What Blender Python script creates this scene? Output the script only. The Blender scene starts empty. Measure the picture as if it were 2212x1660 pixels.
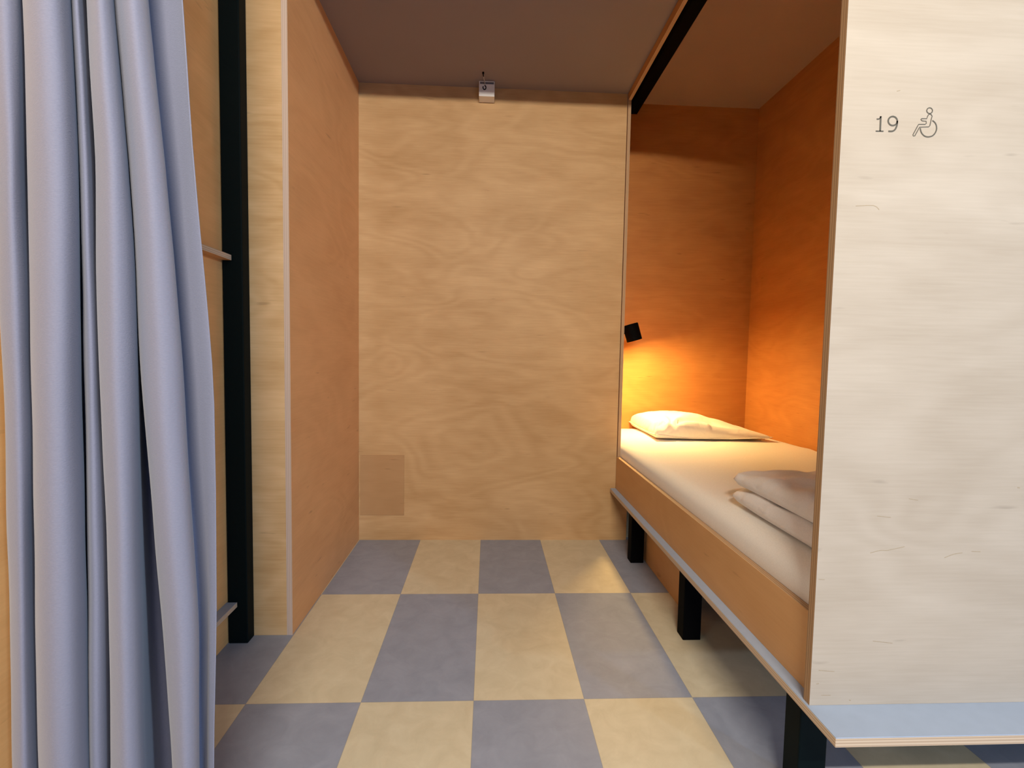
import bpy, bmesh, math, random
from mathutils import Vector, Matrix, noise
random.seed(4)
scene = bpy.context.scene
CUR=[
(1.421,[(-0.761,0.815),(-0.7351,0.79),(-0.7006,0.775),(-0.6958,0.79),(-0.7105,0.815),(-0.7191,0.83),(-0.6963,0.805),(-0.6823,0.785),(-0.6506,0.757),(-0.6208,0.742),(-0.6059,0.748),(-0.6075,0.768),(-0.6241,0.8),(-0.6724,0.86),(-0.6757,0.868),(-0.6308,0.81),(-0.606,0.785),(-0.6116,0.8),(-0.6307,0.835),(-0.6171,0.82),(-0.5972,0.79),(-0.5727,0.765),(-0.5483,0.748),(-0.5428,0.76),(-0.553,0.785),(-0.5749,0.82),(-0.6468,0.92),(-0.65,0.93),(-0.5936,0.85),(-0.5598,0.8),(-0.5354,0.775),(-0.5135,0.762),(-0.5053,0.772),(-0.5092,0.79),(-0.525,0.815),(-0.5438,0.835),(-0.5419,0.845),(-0.5109,0.835),(-0.4872,0.825),(-0.4773,0.82)]),
(1.218,[(-0.7563,0.815),(-0.7308,0.79),(-0.7,0.775),(-0.6987,0.79),(-0.7131,0.815),(-0.7216,0.83),(-0.6988,0.805),(-0.6851,0.785),(-0.6532,0.757),(-0.6228,0.742),(-0.607,0.748),(-0.6076,0.768),(-0.6236,0.8),(-0.6708,0.86),(-0.6723,0.868),(-0.6281,0.81),(-0.603,0.785),(-0.6068,0.8),(-0.6253,0.835),(-0.6118,0.82),(-0.5924,0.79),(-0.5683,0.765),(-0.5419,0.748),(-0.5341,0.76),(-0.5423,0.785),(-0.5633,0.82),(-0.6325,0.92),(-0.6344,0.93),(-0.5799,0.85),(-0.5474,0.8),(-0.5228,0.775),(-0.4998,0.762),(-0.4897,0.772),(-0.4921,0.79),(-0.5072,0.815),(-0.5255,0.835),(-0.5232,0.845),(-0.4955,0.835),(-0.4754,0.825),(-0.4655,0.82)]),
(0.865,[(-0.7568,0.815),(-0.7316,0.79),(-0.7023,0.775),(-0.702,0.79),(-0.7157,0.815),(-0.7239,0.83),(-0.7015,0.805),(-0.6882,0.785),(-0.657,0.757),(-0.6275,0.742),(-0.6125,0.748),(-0.6136,0.768),(-0.6298,0.8),(-0.6762,0.86),(-0.6756,0.868),(-0.632,0.81),(-0.6056,0.785),(-0.6056,0.8),(-0.6233,0.835),(-0.61,0.82),(-0.5912,0.79),(-0.5673,0.765),(-0.5399,0.748),(-0.5307,0.76),(-0.5377,0.785),(-0.558,0.82),(-0.6228,0.92),(-0.6205,0.93),(-0.568,0.85),(-0.5368,0.8),(-0.5114,0.775),(-0.4859,0.762),(-0.4721,0.772),(-0.472,0.79),(-0.4861,0.815),(-0.5039,0.835),(-0.501,0.845),(-0.4719,0.835),(-0.4507,0.825),(-0.4407,0.82)]),
(0.529,[(-0.7642,0.815),(-0.7392,0.79),(-0.7106,0.775),(-0.7109,0.79),(-0.7243,0.815),(-0.7322,0.83),(-0.7099,0.805),(-0.6968,0.785),(-0.6653,0.757),(-0.6348,0.742),(-0.6184,0.748),(-0.6184,0.768),(-0.6337,0.8),(-0.6799,0.86),(-0.6803,0.868),(-0.6371,0.81),(-0.6092,0.785),(-0.6053,0.8),(-0.6224,0.835),(-0.6092,0.82),(-0.5909,0.79),(-0.5671,0.765),(-0.5401,0.748),(-0.5307,0.76),(-0.5375,0.785),(-0.5573,0.82),(-0.6137,0.92),(-0.6,0.93),(-0.5499,0.85),(-0.5203,0.8),(-0.496,0.775),(-0.4714,0.762),(-0.4579,0.772),(-0.4577,0.79),(-0.4712,0.815),(-0.4886,0.835),(-0.4852,0.845),(-0.4667,0.835),(-0.456,0.825),(-0.4459,0.82)]),
(0.303,[(-0.7662,0.815),(-0.7414,0.79),(-0.714,0.775),(-0.7153,0.79),(-0.7285,0.815),(-0.7363,0.83),(-0.7141,0.805),(-0.7012,0.785),(-0.6699,0.757),(-0.6396,0.742),(-0.6234,0.748),(-0.6235,0.768),(-0.6388,0.8),(-0.685,0.86),(-0.6859,0.868),(-0.6429,0.81),(-0.6152,0.785),(-0.6121,0.8),(-0.629,0.835),(-0.6158,0.82),(-0.5976,0.79),(-0.5737,0.765),(-0.545,0.748),(-0.5342,0.76),(-0.5397,0.785),(-0.5594,0.82),(-0.6101,0.92),(-0.5884,0.93),(-0.5398,0.85),(-0.5111,0.8),(-0.4886,0.775),(-0.4671,0.762),(-0.4569,0.772),(-0.4585,0.79),(-0.4719,0.815),(-0.4893,0.835),(-0.4857,0.845),(-0.4698,0.835),(-0.4616,0.825),(-0.4513,0.82)]),
]
G1= [(0.6986, 1.3741), (0.6991, 1.3477)]
G1f= [(0.6914, 1.3686), (0.6963, 1.3696), (0.699, 1.3735)]
G1b= [(0.6909, 1.3476), (0.7053, 1.3479)]
G9= [(0.73, 1.3668), (0.7298, 1.365), (0.7293, 1.3632), (0.7283, 1.3617), (0.727, 1.3604), (0.7253, 1.3594), (0.7235, 1.3588), (0.7215, 1.3586), (0.7196, 1.3588), (0.7177, 1.3595), (0.7161, 1.3605), (0.7147, 1.3619), (0.7137, 1.3635), (0.7132, 1.3653), (0.713, 1.3671), (0.7134, 1.3689), (0.7142, 1.3706), (0.7153, 1.372), (0.7168, 1.3732), (0.7186, 1.374), (0.7205, 1.3744), (0.7225, 1.3743), (0.7244, 1.3739), (0.7261, 1.373), (0.7276, 1.3718), (0.7288, 1.3704), (0.7296, 1.3686), (0.73, 1.3668)]
G9t= [(0.7299, 1.3671), (0.7301, 1.3616), (0.7289, 1.356), (0.7263, 1.3513), (0.7217, 1.3486), (0.7145, 1.3483)]
WH= [(0.7947, 1.3876), (0.7946, 1.3864), (0.7943, 1.3853), (0.7937, 1.3843), (0.7928, 1.3835), (0.7918, 1.3829), (0.7906, 1.3825), (0.7894, 1.3824), (0.7882, 1.3825), (0.787, 1.3829), (0.786, 1.3836), (0.7851, 1.3844), (0.7845, 1.3854), (0.7841, 1.3866), (0.784, 1.3877), (0.7843, 1.3888), (0.7847, 1.3899), (0.7855, 1.3908), (0.7864, 1.3915), (0.7875, 1.392), (0.7887, 1.3922), (0.79, 1.3922), (0.7912, 1.392), (0.7923, 1.3914), (0.7932, 1.3907), (0.794, 1.3897), (0.7945, 1.3887), (0.7947, 1.3876)]
WB= [(0.7898, 1.3813), (0.7879, 1.3803), (0.7862, 1.377), (0.785, 1.3731), (0.775, 1.3727), (0.7739, 1.3712), (0.7765, 1.3689), (0.7842, 1.3686), (0.7847, 1.3648), (0.7828, 1.363), (0.7704, 1.3626), (0.7683, 1.3586), (0.7608, 1.3434), (0.7618, 1.3418), (0.7647, 1.3421), (0.7725, 1.3577), (0.7896, 1.3588), (0.7918, 1.3612), (0.7934, 1.3717), (0.7948, 1.3778), (0.793, 1.3805), (0.7898, 1.3813)]
WW= [(0.7959, 1.3702), (0.7999, 1.3676), (0.8029, 1.3638), (0.8046, 1.3583), (0.8043, 1.3528), (0.8017, 1.3472), (0.7972, 1.3431), (0.7899, 1.3412), (0.7831, 1.3424), (0.7776, 1.3468), (0.7746, 1.3528), (0.7742, 1.3561)]
SC= [[(0.7299, 0.5689), (0.751, 0.5742), (0.7644, 0.5741), (0.7967, 0.5812)], [(0.8777, 0.5593), (0.8968, 0.5666), (0.9132, 0.5687)], [(0.9312, 0.5716), (0.9494, 0.571)], [(0.6416, 0.3383), (0.6732, 0.3355)], [(0.6498, 0.2885), (0.6684, 0.2882)], [(0.7993, 0.6739), (0.8174, 0.6711)], [(0.7393, 0.6403), (0.7661, 0.6378)], [(1.0136, 0.6964), (1.0185, 0.6959)], [(0.6387, 0.3113), (0.6437, 0.3118)], [(0.7057, 0.2776), (0.7094, 0.277)], [(0.7459, 0.3956), (0.7854, 0.3907)], [(0.6315, 0.5179), (0.6434, 0.5169)], [(0.6619, 1.2141), (0.6949, 1.2162), (0.7064, 1.2088)], [(0.7258, 1.419), (0.7322, 1.4206)]]
C = scene.collection

# ---------------------------------------------------------------- materials
def new_mat(name):
    m = bpy.data.materials.new(name); m.use_nodes = True
    nt = m.node_tree; b = nt.nodes['Principled BSDF']
    return m, nt, b
def N(nt, t, **kw):
    n = nt.nodes.new(t)
    for k, v in kw.items(): setattr(n, k, v)
    return n
def L(nt, a, b): nt.links.new(a, b)
def ramp(nt, stops, interp='LINEAR'):
    r = N(nt, 'ShaderNodeValToRGB'); cr = r.color_ramp; cr.interpolation = interp
    while len(cr.elements) < len(stops): cr.elements.new(0.5)
    for e, (p, c) in zip(cr.elements, stops): e.position = p; e.color = (*c, 1)
    return r
def mixc(nt, mode, fac, a, b):
    m = N(nt, 'ShaderNodeMix', data_type='RGBA', blend_type=mode)
    for s, v in ((0, fac), (6, a), (7, b)):
        if hasattr(v, 'is_linked'): L(nt, v, m.inputs[s])
        elif isinstance(v, (int, float)): m.inputs[s].default_value = v
        else: m.inputs[s].default_value = (*v, 1)
    return m.outputs[2]

def plywood(name, base, dark, axis='z', scale=1.0, contrast=1.0, rough=.55, seed=0.0):
    """rotary cut birch: broad wavy contour figure running sideways; axis = the direction across the grain"""
    m, nt, b = new_mat(name)
    tc = N(nt, 'ShaderNodeTexCoord')
    mp = N(nt, 'ShaderNodeMapping')
    sc = {'z': (1.3, 1.3, 3.2), 'x': (3.2, 1.3, 1.3), 'y': (1.3, 3.2, 1.3)}[axis]
    mp.inputs['Scale'].default_value = [s*scale for s in sc]
    mp.inputs['Location'].default_value = (seed, seed*.7, seed*1.3)
    L(nt, tc.outputs['Object'], mp.inputs['Vector'])
    n1 = N(nt, 'ShaderNodeTexNoise'); n1.inputs['Scale'].default_value = 1.25
    n1.inputs['Detail'].default_value = 2.5; n1.inputs['Roughness'].default_value = .42; n1.inputs['Distortion'].default_value = .35
    L(nt, mp.outputs[0], n1.inputs['Vector'])
    mu = N(nt, 'ShaderNodeMath', operation='MULTIPLY'); mu.inputs[1].default_value = 62
    L(nt, n1.outputs['Fac'], mu.inputs[0])
    si = N(nt, 'ShaderNodeMath', operation='SINE'); L(nt, mu.outputs[0], si.inputs[0])
    mr = N(nt, 'ShaderNodeMapRange'); mr.inputs[1].default_value = -1; mr.inputs[2].default_value = 1
    L(nt, si.outputs[0], mr.inputs[0])
    # soft patches
    n2 = N(nt, 'ShaderNodeTexNoise'); n2.inputs['Scale'].default_value = 2.6; n2.inputs['Detail'].default_value = 4
    L(nt, mp.outputs[0], n2.inputs['Vector'])
    # fine fibres
    mp2 = N(nt, 'ShaderNodeMapping'); f = {'z': (9, 9, 190), 'x': (190, 9, 9), 'y': (9, 190, 9)}[axis]
    mp2.inputs['Scale'].default_value = f
    L(nt, tc.outputs['Object'], mp2.inputs['Vector'])
    n3 = N(nt, 'ShaderNodeTexNoise'); n3.inputs['Scale'].default_value = 1.0; n3.inputs['Detail'].default_value = 3
    L(nt, mp2.outputs[0], n3.inputs['Vector'])
    # blend
    a = N(nt, 'ShaderNodeMath', operation='MULTIPLY'); a.inputs[1].default_value = .17*contrast; L(nt, mr.outputs[0], a.inputs[0])
    r2 = N(nt, 'ShaderNodeMapRange'); r2.inputs[1].default_value = .3; r2.inputs[2].default_value = .7; r2.inputs[3].default_value = 0; r2.inputs[4].default_value = .45*contrast
    L(nt, n2.outputs['Fac'], r2.inputs[0])
    r3 = N(nt, 'ShaderNodeMapRange'); r3.inputs[1].default_value = .3; r3.inputs[2].default_value = .7; r3.inputs[3].default_value = 0; r3.inputs[4].default_value = .22*contrast
    L(nt, n3.outputs['Fac'], r3.inputs[0])
    s1 = N(nt, 'ShaderNodeMath', operation='ADD'); L(nt, a.outputs[0], s1.inputs[0]); L(nt, r2.outputs[0], s1.inputs[1])
    s2 = N(nt, 'ShaderNodeMath', operation='ADD'); L(nt, s1.outputs[0], s2.inputs[0]); L(nt, r3.outputs[0], s2.inputs[1])
    col = mixc(nt, 'MIX', s2.outputs[0], base, dark)
    # sparse short mineral streaks
    mp4 = N(nt, 'ShaderNodeMapping'); mp4.inputs['Scale'].default_value = {'z': (7, 7, 42), 'x': (42, 7, 7), 'y': (7, 42, 7)}[axis]
    L(nt, tc.outputs['Object'], mp4.inputs['Vector'])
    n4 = N(nt, 'ShaderNodeTexNoise'); n4.inputs['Scale'].default_value = 1.1; n4.inputs['Detail'].default_value = 2
    L(nt, mp4.outputs[0], n4.inputs['Vector'])
    r4 = N(nt, 'ShaderNodeMapRange'); r4.inputs[1].default_value = .70; r4.inputs[2].default_value = .80; r4.inputs[4].default_value = .45
    L(nt, n4.outputs['Fac'], r4.inputs[0])
    col = mixc(nt, 'MIX', r4.outputs[0], col, tuple(c*.55 for c in dark))
    L(nt, col, b.inputs['Base Color'])
    b.inputs['Roughness'].default_value = rough
    b.inputs['Specular IOR Level'].default_value = .3
    bp = N(nt, 'ShaderNodeBump'); bp.inputs['Strength'].default_value = .05; bp.inputs['Distance'].default_value = .002
    L(nt, n3.outputs['Fac'], bp.inputs['Height']); L(nt, bp.outputs[0], b.inputs['Normal'])
    return m

def plyedge(name, axis='x', c1=(.52, .34, .19), c2=(.33, .19, .10)):
    """the cut edge of a board: thin layers stacked along axis"""
    m, nt, b = new_mat(name)
    tc = N(nt, 'ShaderNodeTexCoord'); sp = N(nt, 'ShaderNodeSeparateXYZ'); L(nt, tc.outputs['Object'], sp.inputs[0])
    mu = N(nt, 'ShaderNodeMath', operation='MULTIPLY'); mu.inputs[1].default_value = 1100
    L(nt, sp.outputs['XYZ'.index(axis.upper())], mu.inputs[0])
    si = N(nt, 'ShaderNodeMath', operation='SINE'); L(nt, mu.outputs[0], si.inputs[0])
    mr = N(nt, 'ShaderNodeMapRange'); mr.inputs[1].default_value = -1; mr.inputs[2].default_value = 1; L(nt, si.outputs[0], mr.inputs[0])
    L(nt, mixc(nt, 'MIX', mr.outputs[0], c1, c2), b.inputs['Base Color'])
    b.inputs['Roughness'].default_value = .65
    return m

def plain(name, col, rough=.5, spec=.4, var=.0, nscale=20, bump=0, metallic=0):
    m, nt, b = new_mat(name)
    b.inputs['Roughness'].default_value = rough; b.inputs['Specular IOR Level'].default_value = spec
    b.inputs['Metallic'].default_value = metallic
    tc = N(nt, 'ShaderNodeTexCoord'); n = N(nt, 'ShaderNodeTexNoise'); n.inputs['Scale'].default_value = nscale; n.inputs['Detail'].default_value = 5
    L(nt, tc.outputs['Object'], n.inputs['Vector'])
    L(nt, mixc(nt, 'MIX', n.outputs['Fac'], tuple(c*(1-var) for c in col), tuple(min(1, c*(1+var)) for c in col)), b.inputs['Base Color'])
    if bump:
        bp = N(nt, 'ShaderNodeBump'); bp.inputs['Strength'].default_value = bump; bp.inputs['Distance'].default_value = .002
        L(nt, n.outputs['Fac'], bp.inputs['Height']); L(nt, bp.outputs[0], b.inputs['Normal'])
    return m

def fabric(name, col, freq=1500, bump=.25, wr=.6, sheen=.2, crease=0, trans=0):
    m, nt, b = new_mat(name)
    tc = N(nt, 'ShaderNodeTexCoord')
    n = N(nt, 'ShaderNodeTexNoise'); n.inputs['Scale'].default_value = 260; n.inputs['Detail'].default_value = 3
    mp = N(nt, 'ShaderNodeMapping'); mp.inputs['Scale'].default_value = (1, 1, 3.0); L(nt, tc.outputs['Object'], mp.inputs[0]); L(nt, mp.outputs[0], n.inputs['Vector'])
    L(nt, mixc(nt, 'MIX', n.outputs['Fac'], tuple(c*.88 for c in col), tuple(min(1, c*1.10) for c in col)), b.inputs['Base Color'])
    b.inputs['Roughness'].default_value = .85; b.inputs['Specular IOR Level'].default_value = .15
    b.inputs['Sheen Weight'].default_value = sheen
    bp = N(nt, 'ShaderNodeBump'); bp.inputs['Strength'].default_value = bump; bp.inputs['Distance'].default_value = .001
    L(nt, n.outputs['Fac'], bp.inputs['Height'])
    if crease:
        n2 = N(nt, 'ShaderNodeTexNoise'); n2.inputs['Scale'].default_value = 9; n2.inputs['Detail'].default_value = 3; n2.inputs['Distortion'].default_value = .9
        L(nt, tc.outputs['Object'], n2.inputs['Vector'])
        b2 = N(nt, 'ShaderNodeBump'); b2.inputs['Strength'].default_value = crease; b2.inputs['Distance'].default_value = .02
        L(nt, n2.outputs['Fac'], b2.inputs['Height']); L(nt, bp.outputs[0], b2.inputs['Normal']); L(nt, b2.outputs[0], b.inputs['Normal'])
    else: L(nt, bp.outputs[0], b.inputs['Normal'])
    return m

BIRCH = (.60, .385, .195); BIRCHD = (.44, .255, .108)  # one birch wood; warm light of recess and alcove put into its copies
M = {}
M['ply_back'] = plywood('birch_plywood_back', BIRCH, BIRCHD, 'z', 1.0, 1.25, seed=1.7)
M['ply_side'] = plywood('birch_plywood_side', (.72, .39, .175), (.54, .27, .11), 'z', .9, .8, seed=5.1)
M['ply_strip'] = plywood('birch_plywood_strip', (.72, .48, .25), (.52, .31, .13), 'z', 1.2, 1.25, seed=9.3)
M['ply_left'] = plywood('birch_plywood_left', (.86, .49, .20), (.66, .34, .12), 'z', .9, .9, seed=31.0)
M['ply_front'] = plywood('birch_plywood_front', (.495, .43, .355), (.385, .32, .25), 'z', .9, 1.15, seed=3.4)
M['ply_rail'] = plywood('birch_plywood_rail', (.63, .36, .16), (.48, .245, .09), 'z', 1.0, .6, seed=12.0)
M['ply_alcove_lamplit'] = plywood('birch_plywood_alcove_lamplit', (.57, .25, .065), (.37, .135, .03), 'z', 1.0, .85, seed=7.7)  # orange lamp glow and its bounces put into the base colour
M['ply_hatch'] = plywood('birch_plywood_hatch', (.47, .275, .13), (.38, .21, .09), 'z', 1.4, .8, seed=21.0)
M['edge_x'] = plyedge('plywood_cut_edge', 'x')
M['edge_y'] = plyedge('plywood_cut_edge_facing_side', 'y', (.40, .25, .13), (.26, .15, .075))
M['edge_z'] = plyedge('plywood_cut_edge_of_shelf', 'z', (.62, .49, .36), (.44, .32, .22))
M['edge_light'] = plyedge('pale_plywood_cut_edge', 'x', (.60, .46, .37), (.48, .35, .27))
M['steel'] = plain('dark_green_painted_steel', (.0008, .0045, .005), .6, .10, .15, 60)
M['black'] = plain('black_powder_coat', (.0012, .0012, .0015), .7, .06, .1, 80)
M['lino'] = plain('blue_grey_linoleum', (.34, .41, .54), .5, .35, .06, 35)
M['ceil'] = plain('grey_painted_board', (.27, .22, .22), .7, .2, .04, 6)
M['ceil2'] = plain('alcove_grey_board', (.34, .235, .19), .7, .2, .04, 6)
M['white_plastic'] = plain('white_plastic', (.80, .78, .77), .35, .5, .01)
M['shaded_plastic'] = plain('shaded_plastic_recess', (.22, .20, .21), .5, .4, .05)  # ceiling shade inside the white box put into this grey
M['wire'] = plain('dull_wire', (.42, .38, .36), .4, .5, .05)
M['ink'] = plain('dark_grey_print', (.10, .092, .075), .6, .2, .05, 200)
M['scratch'] = plain('brown_mineral_streak', (.36, .29, .20), .7, .2, .15, 300)
M['curtain'] = fabric('grey_blue_curtain_cloth', (.215, .222, .30), bump=.35, sheen=.25)
M['sheet'] = fabric('white_cotton_sheet', (.84, .81, .76), bump=.1, crease=.05)
M['pillowcase'] = fabric('white_pillowcase', (.84, .79, .72), bump=.1, crease=.4)
M['duvet'] = fabric('white_duvet_cover', (.84, .80, .77), bump=.1, crease=.45)
M['corridor'] = plain('corridor_white_wall', (.62, .62, .62), .8, .2, .02)

# floor: 30 x 60 cm checkered linoleum
def floor_mat():
    m, nt, b = new_mat('checkered_linoleum_tiles')
    tc = N(nt, 'ShaderNodeTexCoord'); sp = N(nt, 'ShaderNodeSeparateXYZ'); L(nt, tc.outputs['Object'], sp.inputs[0])
    def idx(out, off, size):
        s = N(nt, 'ShaderNodeMath', operation='SUBTRACT'); s.inputs[1].default_value = off; L(nt, out, s.inputs[0])
        d = N(nt, 'ShaderNodeMath', operation='DIVIDE'); d.inputs[1].default_value = size; L(nt, s.outputs[0], d.inputs[0])
        f = N(nt, 'ShaderNodeMath', operation='FLOOR'); L(nt, d.outputs[0], f.inputs[0])
        fr = N(nt, 'ShaderNodeMath', operation='FRACT'); L(nt, d.outputs[0], fr.inputs[0])
        # distance to the nearest joint in metres
        o = N(nt, 'ShaderNodeMath', operation='SUBTRACT'); o.inputs[0].default_value = 1; L(nt, fr.outputs[0], o.inputs[1])
        mi = N(nt, 'ShaderNodeMath', operation='MINIMUM'); L(nt, fr.outputs[0], mi.inputs[0]); L(nt, o.outputs[0], mi.inputs[1])
        mm = N(nt, 'ShaderNodeMath', operation='MULTIPLY'); mm.inputs[1].default_value = size; L(nt, mi.outputs[0], mm.inputs[0])
        return f.outputs[0], mm.outputs[0]
    ix, jx = idx(sp.outputs[0], -.027, .3); iy, jy = idx(sp.outputs[1], 1.891, .6)
    a = N(nt, 'ShaderNodeMath', operation='ADD'); L(nt, ix, a.inputs[0]); L(nt, iy, a.inputs[1])
    h = N(nt, 'ShaderNodeMath', operation='MULTIPLY'); h.inputs[1].default_value = .5; L(nt, a.outputs[0], h.inputs[0])
    fr = N(nt, 'ShaderNodeMath', operation='FRACT'); L(nt, h.outputs[0], fr.inputs[0])
    gt = N(nt, 'ShaderNodeMath', operation='GREATER_THAN'); gt.inputs[1].default_value = .25; L(nt, fr.outputs[0], gt.inputs[0])
    # mottling per colour
    n = N(nt, 'ShaderNodeTexNoise'); n.inputs['Scale'].default_value = 14; n.inputs['Detail'].default_value = 8; n.inputs['Roughness'].default_value = .65; n.inputs['Distortion'].default_value = .6
    L(nt, tc.outputs['Object'], n.inputs['Vector'])
    g = ramp(nt, [(.3, (.26, .285, .36)), (.7, (.32, .345, .43))]); c = ramp(nt, [(.3, (.58, .50, .35)), (.7, (.68, .60, .44))])
    L(nt, n.outputs['Fac'], g.inputs[0]); L(nt, n.outputs['Fac'], c.inputs[0])
    col = mixc(nt, 'MIX', gt.outputs[0], g.outputs[0], c.outputs[0])
    mi = N(nt, 'ShaderNodeMath', operation='MINIMUM'); L(nt, jx, mi.inputs[0]); L(nt, jy, mi.inputs[1])
    r = N(nt, 'ShaderNodeMapRange'); r.inputs[1].default_value = .0003; r.inputs[2].default_value = .0014; r.inputs[3].default_value = .35; r.inputs[4].default_value = 0
    L(nt, mi.outputs[0], r.inputs[0])
    col = mixc(nt, 'MIX', r.outputs[0], col, (.22, .19, .15))
    L(nt, col, b.inputs['Base Color']); b.inputs['Roughness'].default_value = .48; b.inputs['Specular IOR Level'].default_value = .35
    return m
M['floor'] = floor_mat()

# ---------------------------------------------------------------- mesh helpers
def link(name, me, mats, parent=None):
    o = bpy.data.objects.new(name, me); C.objects.link(o)
    for m in (mats if isinstance(mats, (list, tuple)) else [mats]): me.materials.append(m)
    if parent:
        o.parent = parent
        o.matrix_parent_inverse = parent_inv(parent)
    return o
def parent_inv(p):
    # parents here only carry a location / z turn, chained
    mw = Matrix.Identity(4); q = p; chain = []
    while q: chain.append(q); q = q.parent
    for q in reversed(chain):
        mw = mw @ q.matrix_parent_inverse @ Matrix.LocRotScale(q.location, q.rotation_euler, q.scale)
    return mw.inverted()
def tag(o, label=None, cat=None, group=None, kind=None):
    if label: o['label'] = label
    if cat: o['category'] = cat
    if group: o['group'] = group
    if kind: o['kind'] = kind
    return o
def empty(name, loc, label, cat, group=None):
    o = bpy.data.objects.new(name, None); C.objects.link(o); o.location = loc; o.empty_display_size = .05
    return tag(o, label, cat, group)
def box_bm(bm, x0, x1, y0, y1, z0, z1, mat=0):
    v = [bm.verts.new((x, y, z)) for z in (z0, z1) for y in (y0, y1) for x in (x0, x1)]
    F = [(0, 2, 3, 1), (4, 5, 7, 6), (0, 1, 5, 4), (2, 6, 7, 3), (0, 4, 6, 2), (1, 3, 7, 5)]
    fs = []
    for f in F:
        fc = bm.faces.new([v[i] for i in f]); fc.material_index = mat; fs.append(fc)
    return fs  # bottom, top, front(-y), back(+y), left(-x), right(+x)
def finish(bm, name, mats, parent=None, bevel=0, seg=2, smooth=False):
    bmesh.ops.recalc_face_normals(bm, faces=bm.faces)
    me = bpy.data.meshes.new(name); bm.to_mesh(me); bm.free()
    o = link(name, me, mats, parent)
    if bevel:
        b = o.modifiers.new('bevel', 'BEVEL'); b.width = bevel; b.segments = seg; b.limit_method = 'ANGLE'; b.angle_limit = .6
    if smooth:
        for p in me.polygons: p.use_smooth = True
    return o
def board(name, x0, x1, y0, y1, z0, z1, face, edge=None, edges='', parent=None, bevel=.0012, extra=None):
    """a board; faces named in edges (letters b t f k l r) get the cut-edge material"""
    bm = bmesh.new(); fs = box_bm(bm, x0, x1, y0, y1, z0, z1)
    mats = [face] + ([edge] if edge else [])
    for k, f in zip('btfklr', fs):
        if k in edges: f.material_index = 1
    return finish(bm, name, mats, parent, bevel)
def tube_bm(bm, pts, r, n=10, caps=True):
    rings = []
    P = [Vector(p) for p in pts]
    for i, p in enumerate(P):
        d = (P[min(i+1, len(P)-1)] - P[max(i-1, 0)]).normalized()
        a = d.orthogonal().normalized() if i == 0 else (rings_a - d*rings_a.dot(d)).normalized()
        rings_a = a; b_ = d.cross(a)
        rr = r[i] if isinstance(r, (list, tuple)) else r
        rings.append([bm.verts.new(p + rr*(math.cos(t)*a + math.sin(t)*b_)) for t in [2*math.pi*k/n for k in range(n)]])
    for i in range(len(rings)-1):
        for k in range(n): bm.faces.new((rings[i][k], rings[i][(k+1) % n], rings[i+1][(k+1) % n], rings[i+1][k]))
    if caps: bm.faces.new(rings[0][::-1]); bm.faces.new(rings[-1])
def cr(p0, p1, p2, p3, t):
    return .5*((2*p1)+(-p0+p2)*t+(2*p0-5*p1+4*p2-p3)*t*t+(-p0+3*p1-3*p2+p3)*t*t*t)
def smoothline(pts, sub=4, closed=False):
    n = len(pts); out = []
    rng = range(n if closed else n-1)
    for i in rng:
        g = (lambda k: Vector(pts[k % n])) if closed else (lambda k: Vector(pts[max(0, min(n-1, k))]))
        for s in range(sub): out.append(cr(g(i-1), g(i), g(i+1), g(i+2), s/sub))
    if not closed: out.append(Vector(pts[-1]))
    return out
def ribbon_bm(bm, pts, w, y, th=.0005, closed=False):
    """a flat printed stroke lying on a wall that faces -y"""
    P = [Vector((p[0], p[1])) for p in pts]; n = len(P); Ls = []; Rs = []
    for i in range(n):
        if closed: d = P[(i+1) % n] - P[(i-1) % n]
        else: d = P[min(i+1, n-1)] - P[max(i-1, 0)]
        d.normalize(); nn = Vector((-d.y, d.x))*w/2
        Ls.append(P[i]+nn); Rs.append(P[i]-nn)
    def vv(p, yy): return bm.verts.new((p.x, yy, p.y))
    A = [(vv(l, y-th), vv(r, y-th), vv(l, y+.0002), vv(r, y+.0002)) for l, r in zip(Ls, Rs)]
    for i in range(n if closed else n-1):
        a, b_ = A[i], A[(i+1) % n]
        bm.faces.new((a[0], b_[0], b_[1], a[1])); bm.faces.new((a[2], a[3], b_[3], b_[2]))
        bm.faces.new((a[0], a[2], b_[2], b_[0])); bm.faces.new((a[1], b_[1], b_[3], a[3]))
    if not closed:
        for a in (A[0], A[-1]): bm.faces.new((a[0], a[1], a[3], a[2]))

# ---------------------------------------------------------------- the setting
def struct(o): o['kind'] = 'structure'; return o
struct(board('floor', -3.2, 4.5, -4.5, 3.2, -.05, 0, M['floor'], bevel=0))
struct(board('ceiling', -.83, .652, .96, 2.47, 2.197, 2.215, M['ceil'], bevel=0))
# plywood back wall of the recess: full width above the bed ledge, running a little further right below it
bm = bmesh.new()
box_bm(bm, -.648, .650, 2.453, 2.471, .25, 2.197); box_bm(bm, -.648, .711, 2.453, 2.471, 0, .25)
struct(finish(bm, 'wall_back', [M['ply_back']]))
o = board('wall_left', -.648, -.630, 1.615, 2.453, 0, 2.197, M['ply_side'], M['edge_light'], 'f', bevel=0); struct(o)
struct(board('wall_right', 1.56, 1.578, .911, 2.958, .262, 2.395, M['ply_alcove_lamplit'], bevel=0))
struct(board('bounce_board_right', 1.56, 1.578, .911, 2.958, 0, .2615, M['lino'], bevel=0))  # unseen lower wall, made blue-grey to bounce bluish light under the bed
struct(board('wall_alcove', .652, 1.56, 2.94, 2.958, 0, 2.395, M['ply_alcove_lamplit'], bevel=0))
o = board('ceiling', .668, 1.578, .911, 2.958, 2.395, 2.413, M['ceil2'], bevel=0); struct(o)
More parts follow.
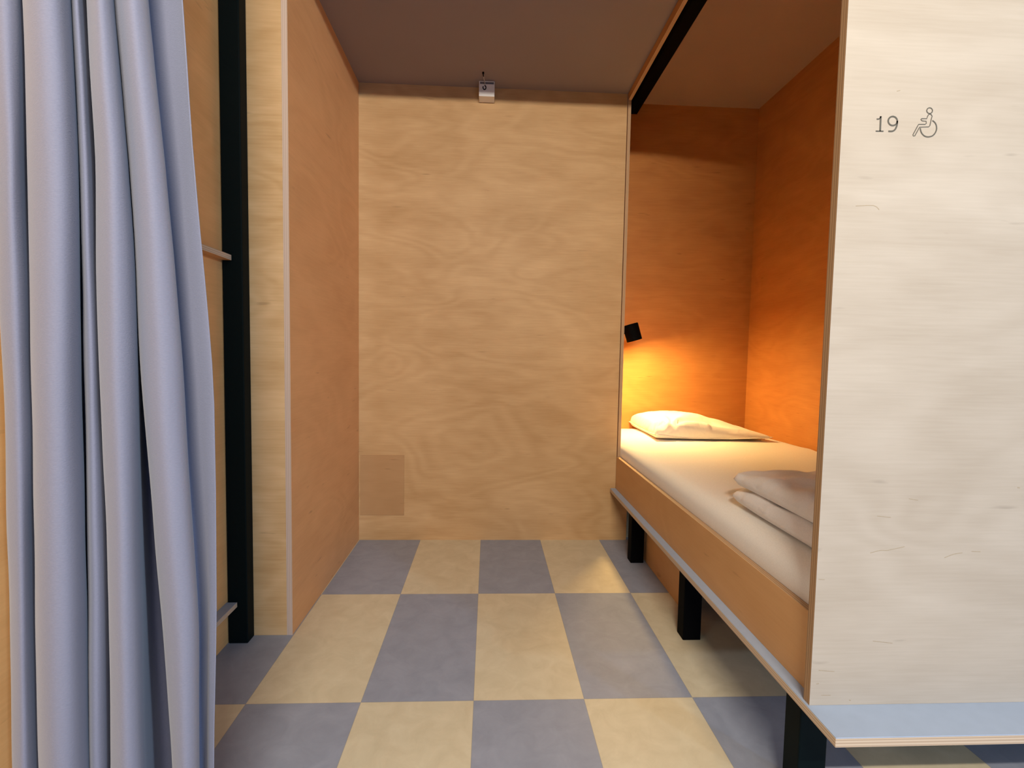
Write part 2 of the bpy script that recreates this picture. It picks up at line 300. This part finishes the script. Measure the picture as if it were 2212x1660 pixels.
# upright plywood return at the head of the alcove and the fascia above it (their cut edges show as a pale strip)
struct(board('trim_1', .6535, .668, 2.449, 2.94, .25, 2.395, M['ply_alcove_lamplit'], M['edge_x'], 'f', bevel=0))
struct(board('trim_2', .6525, .668, .911, 2.449, 2.165, 2.395, M['ply_alcove_lamplit'], M['edge_x'], 'b', bevel=0))
struct(board('trim_3', -.83, .652, .942, .96, 2.197, 2.75, M['ply_front'], bevel=0))

# ---------------------------------------------------------------- left side
def post(name, x0, x1, y0, y1, z0, z1, label):
    bm = bmesh.new(); box_bm(bm, x0, x1, y0, y1, z0, z1)
    o = finish(bm, name, [M['steel']], None, .003, 3); tag(o, label, 'post'); return o
post('steel_post', -.812, -.752, 1.569, 1.614, 0, 2.75, 'dark green square steel post standing upright behind the grey curtain')
o = board('narrow_plywood_panel', -.811, -.6485, 1.615, 1.633, 0, 2.75, M['ply_strip'], bevel=.0006)
tag(o, 'narrow upright birch plywood strip facing out, right of the dark green post', 'panel')
o = board('side_plywood_panel', -.833, -.815, .10, 1.612, 0, 2.75, M['ply_left'], M['edge_x'], 'fk', bevel=.001)
tag(o, 'tall birch plywood side panel behind the curtain carrying two slim shelves', 'panel')
def slim_shelf(z1, z0, ycut, mats, label):
    t = empty('slim_shelf', (-.80, 1.2, z0), label, 'shelf')
    board('shelf_board', -.815, -.782, .30, ycut, z0, z1, mats, M['edge_z'], 'lrfk', t, .0008)
    return t
slim_shelf(1.219, 1.203, 1.565, M['ply_side'], 'slim plywood shelf at eye height, its tip poking over the dark green post')
slim_shelf(.136, .121, 1.567, M['lino'], 'slim grey-topped low shelf just above the floor beside the foot of the dark green post')

# curtain
def make_curtain():
    rows = [(z, r) for z, r in CUR]
    # extend upwards and downwards along the same hang
    def ext(a, b_, z):
        t = (z - a[0])/(b_[0]-a[0]); return (z, [(p[0]+(q[0]-p[0])*t, p[1]+(q[1]-p[1])*t) for p, q in zip(a[1], b_[1])])
    top = ext(rows[0], rows[1], 2.20); bot = ext(rows[-2], rows[-1], .03)
    # never let the cloth poke through the side panel
    rows = [top, ext(rows[0], rows[1], 1.75)] + rows + [bot]
    rows.sort(key=lambda r: -r[0])
    nrow = 64; ztop, zbot = rows[0][0], rows[-1][0]
    lines = [smoothline([(x, y, 0) for x, y in r], 5) for z, r in rows]
    zs = [r[0] for r in rows]; grid = []
    for i in range(nrow+1):
        z = ztop + (zbot-ztop)*i/nrow
        k = max(j for j in range(len(zs)-1) if zs[j] >= z-1e-9) if z < ztop else 0
        t = (z-zs[k])/(zs[k+1]-zs[k])
        a = [max(0, k-1), k, k+1, min(len(zs)-1, k+2)]
        ln = []
        for c in range(len(lines[0])):
            q = lines[k][c].lerp(lines[k+1][c], t)
            q2 = cr(*[lines[j][c] for j in a], t)
            q = q.lerp(q2, .6)
            w = noise.noise(Vector((c*.045, z*3.1, 1.7)))*.0035 + noise.noise(Vector((c*.11, z*7, 5.2)))*.0012
            ln.append((max(q.x + w*.6, -.805), q.y + w, z))
        grid.append(ln)
    bm = bmesh.new()
    V = [[bm.verts.new(p) for p in ln] for ln in grid]
    for i in range(nrow):
        for c in range(len(V[0])-1): bm.faces.new((V[i][c], V[i][c+1], V[i+1][c+1], V[i+1][c]))
    root = empty('curtain', (-.6, .79, 0), 'grey-blue cloth curtain gathered in long folds at the left of the alcove', 'curtain')
    o = finish(bm, 'cloth', [M['curtain']], root, smooth=True)
    s = o.modifiers.new('thickness', 'SOLIDIFY'); s.thickness = .0016; s.offset = 0
    # side hem stitched along the free edge
    bm = bmesh.new(); tube_bm(bm, [ln[-1] for ln in grid[::2]], .0011, 8)
    finish(bm, 'hem', [M['curtain']], root, smooth=True)
    return root
make_curtain()
t = empty('curtain_rail', (0, .80, 2.235), 'black curtain rail overhead from which the grey-blue curtain hangs', 'rail')
bm = bmesh.new(); tube_bm(bm, [(-.81, .80, 2.235), (.6, .80, 2.235)], .011, 16); finish(bm, 'rod', [M['black']], t, smooth=True)
for k in range(7):
    bm = bmesh.new(); x = -.745 + k*.048
    tube_bm(bm, [(x, .80+.017*math.cos(a), 2.228+.017*math.sin(a)) for a in [2*math.pi*j/14 for j in range(15)]], .0018, 6, False)
    finish(bm, 'ring', [M['black']], t, smooth=True)
for x in (-.78, .56):
    bm = bmesh.new(); box_bm(bm, x-.008, x+.008, .80, .942, 2.228, 2.243); finish(bm, 'bracket', [M['black']], t)

# ---------------------------------------------------------------- back wall fittings
o = board('access_cover', -.6225, -.409, 2.4505, 2.453, .126, .427, M['ply_hatch'], bevel=.0005)
tag(o, 'flat square plywood cover low on the back wall in its left corner', 'cover')
t = empty('ceiling_detector', (-.028, 2.42, 2.13), 'small white box fixed at the top of the back wall, wired to a hook', 'detector')
bm = bmesh.new(); box_bm(bm, -.064, .0085, 2.392, 2.452, 2.128, 2.183); box_bm(bm, -.064, -.0595, 2.392, 2.452, 2.183, 2.1965)
box_bm(bm, .004, .0085, 2.392, 2.452, 2.183, 2.1965); box_bm(bm, -.0595, .004, 2.392, 2.396, 2.193, 2.1965)
finish(bm, 'housing', [M['white_plastic']], t, .0015, 2)
bm = bmesh.new(); box_bm(bm, -.059, .0035, 2.398, 2.45, 2.1825, 2.193); finish(bm, 'recess', [M['shaded_plastic']], t)
bm = bmesh.new(); cx, cz = -.0385, 2.166
tube_bm(bm, [(cx+.0068*math.cos(a), 2.3905, cz+.009*math.sin(a)) for a in [2.6 + 5.2*j/16 for j in range(17)]], .0022, 8)
finish(bm, 'hook_loop', [M['black']], t, smooth=True)
bm = bmesh.new(); tube_bm(bm, smoothline([(-.043, 2.324, 2.186), (-.041, 2.345, 2.182), (-.037, 2.375, 2.181), (-.036, 2.388, 2.176)], 5), .0019, 8)
finish(bm, 'wire', [M['wire']], t, smooth=True)
bm = bmesh.new(); tube_bm(bm, [(-.044, 2.322, 2.197), (-.044, 2.322, 2.190)], .0045, 12); tube_bm(bm, smoothline([(-.044, 2.322, 2.190), (-.0435, 2.3235, 2.184), (-.0425, 2.327, 2.181)], 4), .0022, 8)
finish(bm, 'screw_hook', [M['black']], t, smooth=True)

# ---------------------------------------------------------------- alcove: beam, bed, lamp
bm = bmesh.new(); box_bm(bm, .777, .837, .95, 2.94, 2.335, 2.395)
tag(finish(bm, 'ceiling_beam', [M['black']], None, .003, 3), 'black square steel beam running along the ceiling of the bed alcove', 'beam')

bed = empty('bed_frame', (1.1, 1.9, 0), 'built-in plywood bed frame on black square legs with a tall side board', 'bed')
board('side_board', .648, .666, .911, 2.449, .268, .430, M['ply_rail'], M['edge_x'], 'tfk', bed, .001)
board('bed_base', .668, 1.558, .955, 2.938, .2505, .300, M['black'], M['edge_z'], 'lr', bed, .001)  # unseen base, blackened to keep warm bounce off the floor below
for y in (.956, 1.563, 2.172):
    bm = bmesh.new(); box_bm(bm, .654, .714, y, y+.052, 0, .2500); finish(bm, 'leg', [M['black'] if y > 1.0 else M['steel']], bed, .0025, 2)
for y in (1.3, 2.3):
    bm = bmesh.new(); box_bm(bm, 1.44, 1.50, y, y+.055, 0, .268); finish(bm, 'leg', [M['black']], bed, .0025, 2)

# L-shaped ledge running under the front panel and along the bed
t = empty('ledge', (.63, .82, .25), 'grey-topped plywood ledge running under the numbered panel and along the bed side', 'shelf')
def Lshape(z0, z1, mats, name, inset=0, edgeidx=0):
    bm = bmesh.new(); i = inset
    out = [(.621+i, .811+i), (2.6, .811+i), (2.6, .95), (.6675, .95), (.6675, 2.4485), (.621+i, 2.4485)]
    lo = [bm.verts.new((x, y, z0)) for x, y in out]; hi = [bm.verts.new((x, y, z1)) for x, y in out]
    bm.faces.new(hi); bm.faces.new(lo[::-1])
    for k in range(6): f = bm.faces.new((lo[k], lo[(k+1) % 6], hi[(k+1) % 6], hi[k]))
    return finish(bm, name, mats, t, .0006, 1)
Lshape(.2505, .2662, [M['edge_z']], 'plywood_core')
Lshape(.2662, .2682, [M['lino']], 'linoleum_top', .0006)

# under-bed panel
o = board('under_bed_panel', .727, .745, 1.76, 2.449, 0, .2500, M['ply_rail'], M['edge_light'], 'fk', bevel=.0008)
tag(o, 'upright plywood board under the bed behind the rear legs', 'panel')

# front panel with the number
t = empty('front_panel', (1.4, .9, .27), 'large pale birch plywood panel facing out marked 19 with a wheelchair symbol', 'panel')
bm = bmesh.new(); fs = box_bm(bm, .627, 2.6, .893, .911, .2685, 2.75); fs[4].material_index = 1
nf = len(bm.faces)
for i, s in enumerate(SC): ribbon_bm(bm, smoothline([(a, b_, 0) for a, b_ in s], 3), .0011 if i not in (7, 8, 9) else .0017, .893, .0002)
for f in list(bm.faces)[nf:]: f.material_index = 2
finish(bm, 'panel_board', [M['ply_front'], M['edge_y'], M['scratch']], t)
bm = bmesh.new()
ribbon_bm(bm, G1, .0031, .893); ribbon_bm(bm, smoothline([(a, b_, 0) for a, b_ in G1f], 4), .0022, .893); ribbon_bm(bm, G1b, .0021, .893)
ribbon_bm(bm, G9[:-1], .0027, .893, closed=True); ribbon_bm(bm, smoothline([(a, b_, 0) for a, b_ in G9t], 4), .0027, .893)
tag(finish(bm, 'number', [M['ink']], t), 'printed number 19 in dark grey')
bm = bmesh.new()
ribbon_bm(bm, WH[:-1], .0017, .893, closed=True); ribbon_bm(bm, WB, .0014, .893); ribbon_bm(bm, smoothline([(a, b_, 0) for a, b_ in WW], 4), .0021, .893)
tag(finish(bm, 'wheelchair_symbol', [M['ink']], t), 'outlined wheelchair symbol in dark grey')
# mattress with a fitted sheet
def mattress():
    x0, x1, y0, y1, z0, z1 = .667, 1.557, .915, 2.936, .302, .507
    bm = bmesh.new(); fs = box_bm(bm, x0, x1, y0, y1, z0, z1)
    ed = [e for e in bm.edges if all(abs(v.co.z-z1) < 1e-6 for v in e.verts)] + [e for e in bm.edges if abs(e.verts[0].co.z-e.verts[1].co.z) > .01]
    bmesh.ops.bevel(bm, geom=ed, offset=.042, segments=7, profile=.5, affect='EDGES')
    for f in list(bm.faces):
        pass
    bmesh.ops.subdivide_edges(bm, edges=[e for e in bm.edges if e.calc_length() > .4], cuts=30, use_grid_fill=True)
    for v in bm.verts:
        c = v.co
        if c.z > z1-.06:
            c.z += .004*noise.noise(Vector((c.x*3, c.y*2.2, .3))) + .0015*noise.noise(Vector((c.x*11, c.y*9, 2)))
            e = min(c.x-x0, 0.25)/.25; c.z += -.004*(1-e)
            if x1-c.x < .05: c.z += .006*noise.noise(Vector((0, c.y*9, 7)))
    root = empty('mattress', (1.1, 1.9, .30), 'mattress in a white fitted sheet lying on the plywood bed frame', 'mattress')
    finish(bm, 'fitted_sheet', [M['sheet']], root, smooth=True)
mattress()

def pillow():
    """soft cushion: corners pinched, front edge flat on the sheet, crown towards the wall"""
    cx, cy, hw, hd = 1.152, 2.70, .305, .235
    n, k = 60, 44; bm = bmesh.new(); top = []; bot = []
    for j in range(k+1):
        rt = []; rb = []
        for i in range(n+1):
            u = -1+2*i/n; v = -1+2*j/k
            # outline: sides bow inward between the corners
            x = u*hw*(1-.05*(1-v*v)) ; y = v*hd*(1-.07*(1-u*u))
            r = (1-abs(u)**(7.0 if u < 0 else 1.9))*(1-abs(v)**(3.6 if u < 0 else 2.6))
            h = max(r, 0)**(.48 - .20*max(0, -u))
            bias = 1 - .20*u + .12*v
            left = max(0, -u)
            top_h = .100*h*(.80 + .30*math.exp(-((u+.32)/.5)**2) - .22*max(0, u)**1.5)
            # folds radiating from the front-left corner and a slack dent near the front
            dx, dy = u+.72, v+.95; rr = math.hypot(dx, dy); ang = math.atan2(dy, dx)
            wr = .017*math.exp(-rr*1.7)*math.sin(ang*8+.6)
            dent = -.028*math.exp(-((u-.05)/.42)**2-((v+.66+.12*u)/.17)**2)
            dent += .012*math.exp(-((u-.25)/.5)**2-((v+.84)/.09)**2)
            wr += .006*noise.noise(Vector((u*3.2, v*2.6, 4)))*h + .0025*noise.noise(Vector((u*9, v*7, 1)))*h
            z = top_h + (wr+dent)*min(1, h*1.6)
            lift = .020*max(0, abs(u)*abs(v)-.35) + (.010*left**2)
            rt.append((cx+x, cy+y, .509+.010+z+lift))
            rb.append((cx+x, cy+y, .509+.010-.008*h+lift*(1-h)*.6))
        top.append(rt); bot.append(rb)
    T = [[bm.verts.new(p) for p in r] for r in top]
    B = [[(T[j][i] if i in (0, n) or j in (0, k) else bm.verts.new(bot[j][i])) for i in range(n+1)] for j in range(k+1)]
    for j in range(k):
        for i in range(n):
            bm.faces.new((T[j][i], T[j][i+1], T[j+1][i+1], T[j+1][i])); bm.faces.new((B[j][i], B[j+1][i], B[j+1][i+1], B[j][i+1]))
    seam = [tuple(T[0][i].co) for i in range(n+1)]+[tuple(T[j][n].co) for j in range(1, k+1)]+[tuple(T[k][i].co) for i in range(n-1, -1, -1)]+[tuple(T[j][0].co) for j in range(k-1, 0, -1)]
    root = empty('pillow', (cx, cy, .51), 'white pillow lying flat at the head of the bed under the reading lamp', 'pillow')
    finish(bm, 'pillowcase', [M['pillowcase']], root, smooth=True)
    bm = bmesh.new(); tube_bm(bm, seam+[seam[0]], .0022, 6, False); finish(bm, 'seam', [M['pillowcase']], root, smooth=True)
pillow()

def duvet():
    """folded in two layers; rounded fold towards the aisle, soft nose at the far corner"""
    root = empty('duvet', (1.1, 1.2, .51), 'white duvet folded flat in two layers on the foot half of the bed', 'duvet')
    def layer(name, z0, h, x0, y1, seed, drop):
        n, k = 70, 60; x1, y0 = 1.50, .93
        bm = bmesh.new(); T = []; Bt = []
        for j in range(k+1):
            rt = []; rb = []
            for i in range(n+1):
                u = i/n; v = j/k
                X = x0+(x1-x0)*u; Y = y0+(y1-y0)*v
                # distances from the edges in metres
                dl = X-x0; dr = x1-X; df = Y-y0; db = y1-Y
                R = .034
                def prof(d): d = min(max(d, 0), R)/R; return math.sqrt(max(0, 1-(1-d)**2))
                e = prof(dl)*prof(dr)*prof(df)*prof(db)
                # round the far-left corner
                cxr, cyr, rc = x0+.06, y1-.06, .06
                if X < cxr and Y > cyr:
                    vec = Vector((X-cxr, Y-cyr)); m_ = max(abs(vec.x), abs(vec.y)); l_ = vec.length
                    if l_ > 1e-6: vec = vec*(m_/l_); X, Y = cxr+vec.x, cyr+vec.y
                a = noise.noise(Vector((X*7, Y*5, seed)))*.010 + noise.noise(Vector((X*21, Y*11, seed+3)))*.007
                a += .006*math.sin((Y*1.0+X*.7)*34+seed)*math.exp(-((dl-.10)/.10)**2)
                taper = 1-.42*max(0, (v-.62)/.38)**1.4*(1-min(1, u*1.6)*.6)
                mid = z0+h*.5 - drop*max(0, (v-.6)/.4)**1.5
                out = .008*noise.noise(Vector((0, Y*9, seed+8)))*(1-u)
                rt.append((X+out*0, Y, mid + e*(h*.5*taper + a*1.0)))
                rb.append((X+out*0, Y, mid - e*(h*.5*taper - .002)))
            T.append(rt); Bt.append(rb)
        TV = [[bm.verts.new(p) for p in r] for r in T]
        BV = [[(TV[j][i] if i in (0, n) or j in (0, k) else bm.verts.new(Bt[j][i])) for i in range(n+1)] for j in range(k+1)]
        for j in range(k):
            for i in range(n):
                bm.faces.new((TV[j][i], TV[j][i+1], TV[j+1][i+1], TV[j+1][i])); bm.faces.new((BV[j][i], BV[j+1][i], BV[j+1][i+1], BV[j][i+1]))
        finish(bm, name, [M['duvet']], root, smooth=True)
    layer('lower_fold', .508, .056, .712, 1.44, 2.0, .002)
    layer('upper_fold', .558, .060, .722, 1.455, 9.0, .012)
duvet()

# reading lamp on the side wall at the head of the bed
def lamp():
    t = empty('reading_lamp', (.668, 2.66, 1.05), 'black can-shaped reading lamp shining down beside the head of the bed', 'lamp')
    ax = Vector((math.sin(math.radians(17)), 0, -math.cos(math.radians(17))))
    c = Vector((.767, 2.65, 1.062)); top = c-ax*.045; end = c+ax*.045; r = .041
    bm = bmesh.new()
    # open can, lathed about the axis
    a = Vector((0, 1, 0)); b_ = ax.cross(a).normalized(); n = 40
    prof = [(.0, top), (r-.003, top), (r, top+ax*.003), (r, end), (r-.002, end), (r-.002, end-ax*.012), (0, end-ax*.012)]
    rings = []
    for rr, p in prof:
        if rr == 0: rings.append([bm.verts.new(p)])
        else: rings.append([bm.verts.new(p+rr*(math.cos(q)*a+math.sin(q)*b_)) for q in [2*math.pi*k/n for k in range(n)]])
    for i in range(len(rings)-1):
        A, B = rings[i], rings[i+1]
        for k in range(n):
            if len(A) == 1: bm.faces.new((A[0], B[k], B[(k+1) % n]))
            elif len(B) == 1: bm.faces.new((A[k], B[0], A[(k+1) % n]))
            else: bm.faces.new((A[k], B[k], B[(k+1) % n], A[(k+1) % n]))
    finish(bm, 'lamp_head', [M['black']], t)
    bm = bmesh.new(); tube_bm(bm, [(.676, 2.672, 1.055), (.735, 2.672, 1.06)], .007, 14); finish(bm, 'arm', [M['black']], t, smooth=True)
    bm = bmesh.new(); tube_bm(bm, [(.6682, 2.672, 1.055), (.678, 2.672, 1.055)], .030, 32); finish(bm, 'wall_plate', [M['black']], t, .001)
    m, nt, b = new_mat('glowing_lamp_disc'); b.inputs['Base Color'].default_value = (.9, .8, .6, 1)
    b.inputs['Emission Color'].default_value = (1, LAMP_G, LAMP_B, 1); b.inputs['Emission Strength'].default_value = LAMP_E
    bm = bmesh.new(); p = end-ax*.008
    ring = [bm.verts.new(p+(r-.004)*(math.cos(q)*a+math.sin(q)*b_)) for q in [2*math.pi*k/n for k in range(n)]]
    bm.faces.new(ring)
    e = bmesh.ops.extrude_face_region(bm, geom=bm.faces[:]); bmesh.ops.translate(bm, vec=-ax*.003, verts=[v for v in e['geom'] if isinstance(v, bmesh.types.BMVert)])
    finish(bm, 'glowing_disc', [m], t)
LAMP_G, LAMP_B, LAMP_E = .64, .23, 1000
lamp()

# ---------------------------------------------------------------- light
def area(name, loc, target, sx, sy, power, col):
    l = bpy.data.lights.new(name, 'AREA'); l.shape = 'RECTANGLE'; l.size = sx; l.size_y = sy; l.energy = power; l.color = col
    o = bpy.data.objects.new(name, l); C.objects.link(o); o.location = loc
    o.rotation_euler = (Vector(target)-Vector(loc)).to_track_quat('-Z', 'Y').to_euler()
    return o
LIGHTS = [
 ('corridor_ceiling_light', (.10, -1.15, 2.282), (.2, 1.8, .9), .9, .035, 82, (1.0, .90, .74)),
 ('far_corridor_ceiling_light', (.45, -3.2, 2.345), (.3, 1.8, 1.2), .8, .06, 12, (1.0, .93, .82)),
 ('left_corridor_ceiling_light', (-2.4, -1.15, 2.28), (-.3, .8, 1.2), .9, .06, 18, (1.0, .93, .84)),
 ('high_window_light', (5.3, -5.1, 2.40), (-.5, 2.4, 1.2), .36, .10, 175, (.52, .75, 1.0)),
 ('low_blue_fill_light', (1.6, -2.0, .30), (1.1, 1.2, .1), 1.8, .4, 13, (.10, .30, 1.0)),  # added low blue fill that tints the floor under the ledge
]
for a in LIGHTS: area(*a)
w = bpy.data.worlds.new('world'); scene.world = w; w.use_nodes = True
w.node_tree.nodes['Background'].inputs[0].default_value = (.82, .91, 1.0, 1); w.node_tree.nodes['Background'].inputs[1].default_value = .37

# ---------------------------------------------------------------- camera
cd = bpy.data.cameras.new('camera'); cam = bpy.data.objects.new('camera', cd); C.objects.link(cam)
cd.sensor_width = 36; cd.lens = 36*1075.834/2212; cd.clip_start = .02
r_, u_, f_ = (Vector(v) for v in ((0.998766, -0.046389, 0.017736), (-0.014908, 0.06062, 0.99805), (0.047374, 0.997082, -0.059853)))
cam.matrix_world = Matrix(((r_.x, u_.x, -f_.x, 0), (r_.y, u_.y, -f_.y, 0), (r_.z, u_.z, -f_.z, .9343), (0, 0, 0, 1)))
scene.camera = cam
vs = scene.view_settings; vs.view_transform = 'Standard'; vs.look = 'None'; vs.gamma = 1; vs.use_curve_mapping = False
vs.exposure = 0.0
